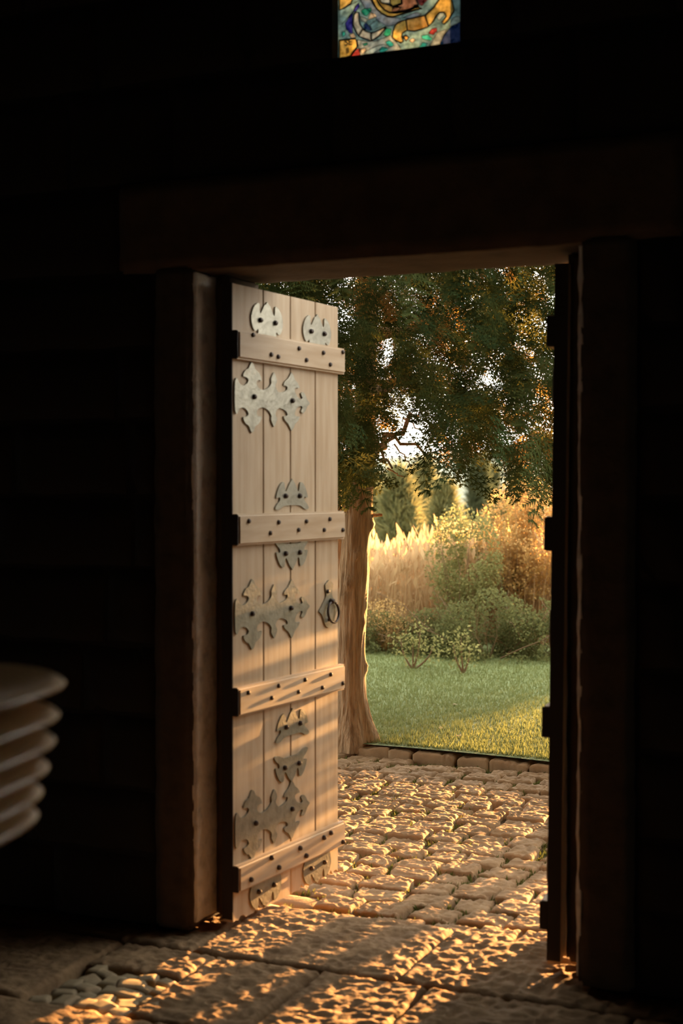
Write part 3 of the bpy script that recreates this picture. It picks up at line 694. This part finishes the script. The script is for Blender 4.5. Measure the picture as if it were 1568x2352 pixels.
# foliage: crown lower edge as a function of the lateral offset from the trunk (m) along the viewer's right
zb_x = np.array([-3,-1.2,-.55,-.2,.02,.12,.28,.44,.50,.58,.66,.72,.80,1.05,1.15,1.25,1.45,3.2])
zb_z = np.array([1.6,1.5,1.38,1.28,1.46,1.74,2.00,1.98,1.64,1.48,1.66,1.74,1.62,1.48,1.49,1.56,1.22,1.2])
RTn = np.array(RT); FWn = np.array([-math.sin(YAW), math.cos(YAW), 0]); T0n = np.array(T0)
def crown_points(n, latmin, latmax, dmin, dmax, zmax, centre_bias=0):
    lat = rng.uniform(latmin, latmax, n); dep = rng.uniform(dmin, dmax, n); z = rng.uniform(1.4, zmax, n)
    zb = np.interp(lat, zb_x, zb_z); rr = np.hypot(lat-.35, dep)
    top = 5.6-1.0*rr
    rmax = 2.9-np.clip(z-2.6, 0, 4)*.75
    d_ = D0+dep; le = (812-784)/3267*D0; lv = (le+lat)*D0/d_-le; zv = EYE+(z-EYE)*D0/d_
    zb = np.interp(lv, zb_x, zb_z)
    ok = (zv > zb+.09+centre_bias) & (z > zb-.1) & (rr < rmax) & (rr > .25)
    return lat[ok], dep[ok], z[ok]
def to_local(lat, dep, z): return lat[:,None]*RTn+dep[:,None]*FWn+np.stack([0*z, 0*z, z-T0n[2]],1)
def frond_rot(lat, dep, spread=.5, down=.55):
    az = np.arctan2(dep, lat)+rng.normal(0, spread, len(lat))
    dx = np.cos(az)[:,None]*RTn+np.sin(az)[:,None]*FWn
    yaw = np.arctan2(-dx[:,0], dx[:,1]); pit = -down+rng.normal(0,.35,len(lat)); rol = rng.normal(0,.6,len(lat))
    return rotm(yaw, pit, rol)
rng = np.random.default_rng(21); random.seed(5)
spV, spF = frond_mesh(.25, 8, 3, .25, 3, tw=.007)
lat, dep, z = crown_points(26000, -2.6, 3.2, -2.4, 2.6, 5.4)
clump = vnoise(np.stack([lat*2.6, dep*2.6, z*3.4],1), 9)
k = clump > .475
lat, dep, z = lat[k], dep[k], z[k]
V, F = inst(spV, spF, frond_rot(lat, dep, .7, .45), to_local(lat, dep, z), rng.uniform(.7,1.25,len(lat)))
print('crown sprays', len(lat), len(F))
o = link('foliage', mesh_np('foliage', V, F), M['cypress'], tree); o['kind'] = 'stuff'
lat, dep, z = crown_points(2400, -1.2, 1.6, -1.2, 1.8, 3.6, .12)
k = vnoise(np.stack([lat*2.2, dep*2.2, z*2.2],1), 31) > .57
lat, dep, z = lat[k], dep[k], z[k]
V, F = inst(spV, spF, frond_rot(lat, dep, .9, .6), to_local(lat, dep, z), rng.uniform(.6,1.0,len(lat)))
o = link('withered_foliage', mesh_np('withered_foliage', V, F), M['rust'], tree); o['kind'] = 'stuff'; o['label'] = 'rust brown withered sprays'
fr = []
for i in range(5):
    V, F = frond_mesh(.30+.02*i, 13, 6, .32+.05*i, 20+i, tw=.005); me = mesh_np('frond', V, F); me.materials.append(M['frond']); fr.append(me)
cnt = 0
while cnt < 285:
    lat, dep, z = crown_points(80, -.55, 1.55, -2.3, -.2, 3.1, .20)
    Rm = frond_rot(lat, dep, .55, .7); L = to_local(lat, dep, z)
    for i in range(len(lat)):
        if cnt >= 285: break
        o = bpy.data.objects.new('frond', fr[cnt % 5]); C.objects.link(o); o.parent = tree
        sc_ = random.uniform(.8, 1.35); mt = Matrix(Rm[i].tolist()).to_4x4(); mt = Matrix.Translation(L[i].tolist()) @ mt @ Matrix.Scale(sc_, 4)
        o.matrix_local = mt; cnt += 1
# slender second trunk behind it
S0 = on_z(781, 1655, .01)
st = empty('slender_tree', S0); tag(st, 'thin pale trunk just left of and behind the stout trunk', 'tree')
DS = (S0-Vector((0,0,EYE))).dot(FW)
V, F = tube([at_d(x, y, DS)-S0 for x, y in ((781,1680),(779,1560),(780,1450),(783,1340),(780,1240),(776,1130),(776,1000),(780,800))], [.03,.026,.024,.023,.022,.021,.018,.012], 14)
link('trunk', mesh_np('trunk', V, F), M['bark'], st, True)
# ================================================================== shrubs, reeds and trees beyond the lawn
leafV = np.array([[0,0,0],[.35,.5,.06],[0,1,0],[-.35,.5,.06]]); leafF = np.array([[0,1,2],[0,2,3]])
narrowV = np.array([[0,0,0],[.14,.5,.03],[0,1,0],[-.14,.5,.03]])
def leaves(P, size, shape=leafV, up=.3, sp=.7):
    n = len(P)
    return inst(shape, leafF, rotm(rng.uniform(0,6.28,n), rng.normal(up,sp,n), rng.normal(0,.7,n)), P, size*rng.uniform(.6,1.4,n))
def stems(n, rad, h, lean, r=.006, seg=4, jit=.1):
    parts, tips = [], []
    for i in range(n):
        a = random.uniform(0, 6.28); q = rad*math.sqrt(random.random()); p0 = np.array([q*math.cos(a), q*math.sin(a), 0]); hh = h*random.uniform(.6, 1.0)
        le = lean*random.uniform(.3, 1.2); p1 = p0+np.array([math.cos(a)*le, math.sin(a)*le, hh]); t = np.linspace(0,1,5)[:,None]
        P = p0+(p1-p0)*t+(rng.random((5,3))-.5)*jit*t; parts.append(tube(P, np.linspace(r, r*.35, 5), seg)); tips.append(P)
    return merge(parts), tips
def shrub(name, label, cat, px, y_depth, w_, h, m, nleaf, lsize, nstem=14, lean=.35, blob=1.0, shape=leafV, group=None, low=.12, stem_m='twig', stem_r=.006, dome=False):
    """a bush whose base stands at depth y_depth under photo column px"""
    d = y_depth; p = Vector((0,0,EYE))+Vector(((FW.x, FW.y, 0)))*d+RT*((px-784)/3267*d); p.z = float(ground_z(np.array(p.x), np.array(p.y)))
    root = empty(name, p); tag(root, label, cat, group)
    (V, F), tips = stems(nstem, w_*.18, h*.92, w_*.5*lean*2, stem_r); link('stems', mesh_np('stems', V, F), M[stem_m], root)
    n = nleaf; u = rng.normal(0,1,(n,3)); u /= np.linalg.norm(u,axis=1)[:,None]; rad_ = rng.random(n)**.45
    P = u*rad_[:,None]*np.array([w_/2, w_/2*.8, h*(1-low)/2])+np.array([0,0,h*low+h*(1-low)/2])
    if dome: P = u*rad_[:,None]*np.array([w_/2, w_*.4, h]); P[:,2] = np.abs(P[:,2])
    cl = vnoise(P/(.22*blob)+p.x, int(px)); P = P[cl > .42]
    V, F = leaves(P, lsize, shape); o = link('foliage', mesh_np('foliage', V, F), M[m], root); o['kind'] = 'stuff'
    return root
# reeds: golden dry stems, a band across the far edge of the lawn
rd = on_z(900, 1520, 0); rd.y += .5
reeds = empty('reed_bed', rd); tag(reeds, 'band of tall dry golden reeds behind the lawn', 'reeds', kind='stuff')
n = 7000
lat = rng.uniform(-1.6, 3.2, n); dep = rng.uniform(.7, 3.4, n)
L0 = lat[:,None]*RTn+dep[:,None]*FWn
hh = .84+.09*np.sin(lat*2.2)+.10*(vnoise(np.stack([lat*2, dep*2, lat*0],1), 3)-.5)*2+rng.normal(0,.085,n)-.01*dep
Vr = np.array([[-.5,0,0],[.5,0,0],[.35,0,.55],[-.35,0,.55],[0,0,1]])
yaw = rng.uniform(0,6.28,n); lean = rng.normal(0,.09,n); lean2 = rng.normal(.05,.09,n)
Rm = rotm(yaw, lean, lean2)
base = np.repeat(Vr[None], n, 0).copy(); base[:,:,0] *= rng.uniform(.007,.014,n)[:,None]; base[:,:,2] *= hh[:,None]
V = np.einsum('nij,nkj->nki', Rm, base)+L0[:,None,:]
F = (np.array([[0,1,2],[0,2,3],[3,2,4]])[None]+(np.arange(n)*5)[:,None,None]).reshape(-1,3)
Vp = V.reshape(-1,3); tipp = V[:,4,:]
sel = rng.random(n) < .5; tp_ = tipp[sel]
V2, F2 = inst(narrowV, leafF, rotm(rng.uniform(0,6.28,len(tp_)), rng.normal(1.3,.25,len(tp_)), rng.normal(0,.5,len(tp_))), tp_-np.array([0,0,.08]), rng.uniform(.10,.2,len(tp_)))
mid = L0+np.stack([0*hh,0*hh,hh*rng.uniform(.25,.95,n)],1)
V3, F3 = inst(narrowV, leafF, rotm(rng.uniform(0,6.28,n), rng.normal(.9,.3,n), rng.normal(0,.5,n)), mid, rng.uniform(.07,.16,n))
V, F = merge([(Vp, F), (V2, F2), (V3, F3)])
o = link('reed_stalks', mesh_np('reed_stalks', V, F), M['reed'], reeds); o['kind'] = 'stuff'
shrub('leafy_bush', 'rounded olive green bush rising out of the middle of the reeds', 'bush', 1065, 13.2, .75, 1.36, 'green', 9000, .030, 16)
shrub('leafy_bush', 'smaller grey-green bush leaning into the golden shrub', 'bush', 1135, 14.0, .8, 1.18, 'green', 7500, .030, 14)
shrub('golden_shrub', 'tall golden-leaved shrub with thin upright stems by the right door leaf', 'shrub', 1215, 13.6, 1.05, 1.62, 'gold', 15000, .032, 46, .25, low=.25, stem_r=.007, stem_m='reed')
shrub('golden_shrub', 'golden twiggy shrub behind the right edge of the doorway', 'shrub', 1310, 14.6, 1.3, 1.72, 'gold', 11000, .034, 40, .3, low=.2, stem_m='reed')
shrub('rusty_shrub', 'low russet shrub at the foot of the reeds beside the trunk', 'shrub', 885, 12.9, .7, .50, 'gold', 2600, .022, 40, .4, stem_m='reed', dome=True)
shrub('dark_bush', 'dark green spreading bush at the far edge of the lawn', 'bush', 1120, 12.5, 1.15, .62, 'dgreen', 13000, .027, 20, .6, low=.05, dome=True)
shrub('dark_bush', 'dark green low bush at the lawn edge against the right door leaf', 'bush', 1240, 12.7, .9, .52, 'dgreen', 8500, .027, 16, .6, low=.05, dome=True)
shrub('dark_bush', 'shadowed low bush at the lawn edge beside the stout trunk', 'bush', 870, 12.9, .9, .36, 'dgreen', 6000, .027, 14, .6, low=.05, dome=True)
shrub('dark_bush', 'shadowed low bush behind the sapling', 'bush', 990, 12.7, .8, .42, 'dgreen', 5600, .027, 14, .6, low=.05, dome=True)
shrub('dark_bush', 'low dark bush hidden behind the right door leaf', 'bush', 1360, 12.8, 1.0, .6, 'dgreen', 5000, .030, 14, .6, low=.05, dome=True)
def sapling(px, py, h, lean, label):
    p = on_z(px, py, .01); root = empty('sapling', p); tag(root, label, 'sapling')
    parts, lv = [], []
    for dx, hh in lean:
        a = np.array([0,0,0.]); b = RTn*dx+np.array([0,0,hh]); t = np.linspace(0,1,6)[:,None]; P = a+(b-a)*t+RTn*dx*.25*np.sin(t*3.1)
        parts.append(tube(P, np.linspace(.010,.004,6), 6)); lv += [P[-1]+rng.normal(0,.05,3) for _ in range(50)]+[P[3]+rng.normal(0,.06,3) for _ in range(40)]
    V, F = merge(parts); link('stems', mesh_np('stems', V, F), M['twig'], root, True)
    V, F = leaves(np.array(lv), .028); o = link('foliage', mesh_np('foliage', V, F), M['green'], root); o['kind'] = 'stuff'
sapling(948, 1540, .3, ((-.10,.27),(.0,.22),(.06,.34),(.16,.2)), 'spindly sapling with forked stems at the lawn edge')
sapling(1064, 1548, .3, ((-.08,.24),(-.02,.30),(.05,.2)), 'short sapling with a bent stem in front of the dark bush')
# pines further down the slope
tuftV = []; tuftF = []
for i in range(9):
    a = i*2.4; e = .5+.5*((i*7) % 5)/5; d_ = np.array([math.cos(a)*math.cos(e), math.sin(a)*math.cos(e), math.sin(e)]); sd2 = np.cross(d_, [0,0,1.]); sd2 /= np.linalg.norm(sd2)
    k = len(tuftV); tuftV += [sd2*.07, -sd2*.07, d_]; tuftF.append((k, k+1, k+2))
tuftV = np.array(tuftV); tuftF = np.array(tuftF)
def pine(px, ytop, d, width_px, label, m='pine', n=950, name='pine_tree', ts=.34):
    top = at_d(px, ytop, d); gz = float(ground_z(np.array(top.x), np.array(top.y))); h = top.z-gz; wr = width_px/3267*d/2
    p = Vector((top.x, top.y, gz)); root = empty(name, p); tag(root, label, 'tree', None)
    V, F = tube([(0,0,-.1),(0.02,0,h*.5),(0,0,h*.97)], [.07,.05,.015], 8); link('trunk', mesh_np('trunk', V, F), M['twig'], root, True)
    t = rng.random(n)**.8; a = rng.uniform(0,6.28,n); prof = np.where(t < .3, .75+t/.3*.25, 1-((t-.3)/.7)**1.6*.92); lay = .62+.55*(vnoise(np.stack([np.cos(a)*1.6+px, np.sin(a)*1.6, t*7],1), 12)-.1)
    r_ = wr*prof*lay*(.55+.45*rng.random(n)**.5); P = np.stack([r_*np.cos(a), r_*np.sin(a), h*(.12+.86*t)],1)
    V, F = inst(tuftV, tuftF, rotm(rng.uniform(0,6.28,n), rng.normal(0,.4,n), rng.normal(0,.4,n)), P, ts*rng.uniform(.6,1.3,n))
    o = link('foliage', mesh_np('foliage', V, F), M[m], root); o['kind'] = 'stuff'
pine(915, 1082, 26, 150, 'broad yellow-green pine beside the stout trunk')
pine(975, 1062, 32, 150, 'taller pine behind the two broad ones')
pine(1020, 1108, 24, 130, 'broad yellow-green pine left of the dark pine', ts=.26)
pine(855, 1090, 34, 170, 'pine half hidden behind the stout trunk')
pine(1100, 1052, 36, 85, 'dark slender pine against the grey hill', 'dpine', 1100)
pine(1130, 1075, 38, 60, 'dark small pine touching the slender dark one', 'dpine', 700)
pine(1150, 1150, 22, 90, 'small pale pine right of the dark pine', 'pine', 500, ts=.22)
pine(1200, 1085, 33, 140, 'pine behind the golden shrub', 'pine', 800)
pine(780, 1070, 30, 200, 'pine hidden behind the left door leaf', 'pine', 900)
pine(1330, 1060, 34, 220, 'pine hidden behind the right door leaf', 'pine', 900)
shrub('shade_shrub', 'unseen tall shrub added to shade the right door leaf', 'shrub', 1830, 4.96, .60, 2.85, 'dgreen', 9000, .05, 20, .3, low=.02)  # added out of view to keep sun off the leaf's outer face
added_hedge = empty('added_hedge', (.95, 9.2, 0)); tag(added_hedge, 'unseen leafy screen added to block low sky light from the door', 'added_hedge')  # added out of view so the lower door gets less sky light
(V, F), tips = stems(60, .3, 1.7, .2, .012); V[:,1] *= 5.5; link('stems', mesh_np('stems', V, F), M['twig'], added_hedge)
n = 26000; P = rng.uniform(-1, 1, (n,3))*np.array([.40,3.6,.98])+np.array([0,0,1.0]); P[:,0] *= 1-.35*np.clip(P[:,2]-1.2,0,1)
P[:,2] *= 1+.12*np.sin(P[:,1]*2.1)
V, F = leaves(P, .065); o = link('foliage', mesh_np('foliage', V, F), M['dgreen'], added_hedge); o['kind'] = 'stuff'
def dapple_bush(x, y):
    root = empty('dapple_bush', (x, y, 0)); tag(root, 'unseen sparse bush added to dapple the sun on the lower door', 'bush')
    (V, F), tips = stems(7, .10, 1.2, .12, .005); link('stems', mesh_np('stems', V, F), M['twig'], root)
    n = 1500; u = rng.normal(0,1,(n,3)); u /= np.linalg.norm(u,axis=1)[:,None]; P = u*(rng.random(n)**.4)[:,None]*np.array([.26,.26,.42])+np.array([0,0,.92])
    P = P[vnoise(P/.15, 41) > .47]
    V, F = leaves(P, .05); o = link('foliage', mesh_np('foliage', V, F), M['dgreen'], root); o['kind'] = 'stuff'
dapple_bush(-1.62, 8.5)  # added out of view to break up sun on the lower door
def shadow_tree(x, y, h, label):  # unseen trees added to band the floor and shade the upper door
    root = empty('shadow_tree', (x, y, 0)); tag(root, label, 'tree')
    V, F = tube([(0,0,-.05),(.02,0,h*.35),(-.02,.02,h*.65),(0,0,h)], [.085,.075,.05,.015], 12); link('trunk', mesh_np('trunk', V, F), M['bark'], root, True)
    n = 8000; u = rng.normal(0,1,(n,3)); u /= np.linalg.norm(u,axis=1)[:,None]; P = u*(rng.random(n)**.4)[:,None]*np.array([.62,.5,1.15])+np.array([0,0,h-.55])
    P = P[vnoise(P/.2, 77) > .36]
    V, F = leaves(P, .06); o = link('foliage', mesh_np('foliage', V, F), M['dgreen'], root); o['kind'] = 'stuff'
shadow_tree(-1.225, 9.3, 2.75, 'unseen young tree added to cast a shadow band on the floor')
shadow_tree(-.93, 10.0, 2.8, 'second unseen young tree, further right, added for its shadow band')
# unseen low bushes added right of the path to shadow the cobbles
def round_shadow_bush(x, y, w_, h, label, n=2500):
    root = empty('shadow_bush', (x, y, 0)); tag(root, label, 'bush')
    (V, F), tips = stems(12, w_*.2, h*.9, w_*.3); link('stems', mesh_np('stems', V, F), M['twig'], root)
    u = rng.normal(0,1,(n,3)); u /= np.linalg.norm(u,axis=1)[:,None]; P = u*(rng.random(n)**.4)[:,None]*np.array([w_/2,w_/2*.7,h/2])+np.array([0,0,h/2])
    V, F = leaves(P, .05); o = link('foliage', mesh_np('foliage', V, F), M['dgreen'], root); o['kind'] = 'stuff'
round_shadow_bush(-.55, 8.3, 1.1, .27, 'unseen low bush added to cast a long shadow on the cobbles')
round_shadow_bush(-.1, 8.0, .8, .27, 'smaller unseen bush, further right, added to shadow the cobbles')

# ================================================================== stacked seats in the foreground
DST = 1.92
sdir = Vector((-.19, .982, 0))
def seat_mesh():
    """moulded board: rounded corners, domed, with a rolled edge; local x to the right edge (0), y far edge (0)"""
    W_, L_, r_ = .42, .44, .07
    loop = []
    for k in range(56):
        a = 2*math.pi*k/56; c_, s_ = math.cos(a), math.sin(a)
        loop.append((-W_/2+W_/2*math.copysign(abs(c_)**.62, c_), -L_/2+L_/2*math.copysign(abs(s_)**.62, s_)))
    cen = np.array([-W_/2, -L_/2]); V = []; m = len(loop); lo = np.array(loop)
    prof = [(0,.021),(.50,.0205),(.72,.019),(.82,.0165),(.89,.013),(.94,.009),(.97,.005),(.99,.001),(1.0,-.002),(.99,-.005),(.97,-.005),(.6,-.005),(0,-.005)]
    for f_, z in prof:
        for q in lo: p = cen+(q-cen)*f_; V.append((p[0], p[1], z))
    F = []
    for i in range(len(prof)-1):
        for j in range(m): F.append((i*m+j, i*m+(j+1)%m, (i+1)*m+(j+1)%m, (i+1)*m+j))
    return mesh_np('seat', V, F)
me_seat = seat_mesh()
labels = ['topmost of the six stacked wooden seats at the left edge', 'second stacked wooden seat from the top at the left edge', 'third stacked wooden seat from the top at the left edge',
          'fourth stacked wooden seat from the top at the left edge', 'fifth stacked wooden seat from the top at the left edge', 'lowest visible stacked wooden seat at the left edge']
bm = bevelled_box(-.012, .012, -.05, .05, -.012, .004, .003); me_br = bpy.data.meshes.new('bracket'); bm.to_mesh(me_br); bm.free(); me_br.materials.append(M['grey'])
tips = [(150,1566),(137,1638),(128,1698),(113,1758),(99,1815),(88,1868)]
rz_ = math.atan2(sdir.y, sdir.x)-math.pi/2
rim = [Matrix.Rotation(rz_, 3, 'Z') @ v.co for v in me_seat.vertices[8*56:9*56]]
tip_off = max(rim, key=lambda q: (q+at_d(150, 1566, DST)-Vector((0,0,EYE))).dot(RT)/(q+at_d(150, 1566, DST)-Vector((0,0,EYE))).dot(FW))
for i, (x, y) in enumerate(tips):
    p = at_d(x, y, DST-.010*i)-tip_off
    root = empty('wooden_seat', p, rz_); tag(root, labels[i], 'seat', 'stacked seats')
    link('seat_shell', me_seat, M['seat'], root, True)
    for bx_, by_ in ((-.10,-.12), (-.10,-.34), (-.33,-.12), (-.33,-.34)):
        b_ = link('bracket', me_br, None, root); b_.location = (bx_, by_, -.0085)
pt = at_d(88, 1868, DST)-tip_off; zc = pt.z-.0205
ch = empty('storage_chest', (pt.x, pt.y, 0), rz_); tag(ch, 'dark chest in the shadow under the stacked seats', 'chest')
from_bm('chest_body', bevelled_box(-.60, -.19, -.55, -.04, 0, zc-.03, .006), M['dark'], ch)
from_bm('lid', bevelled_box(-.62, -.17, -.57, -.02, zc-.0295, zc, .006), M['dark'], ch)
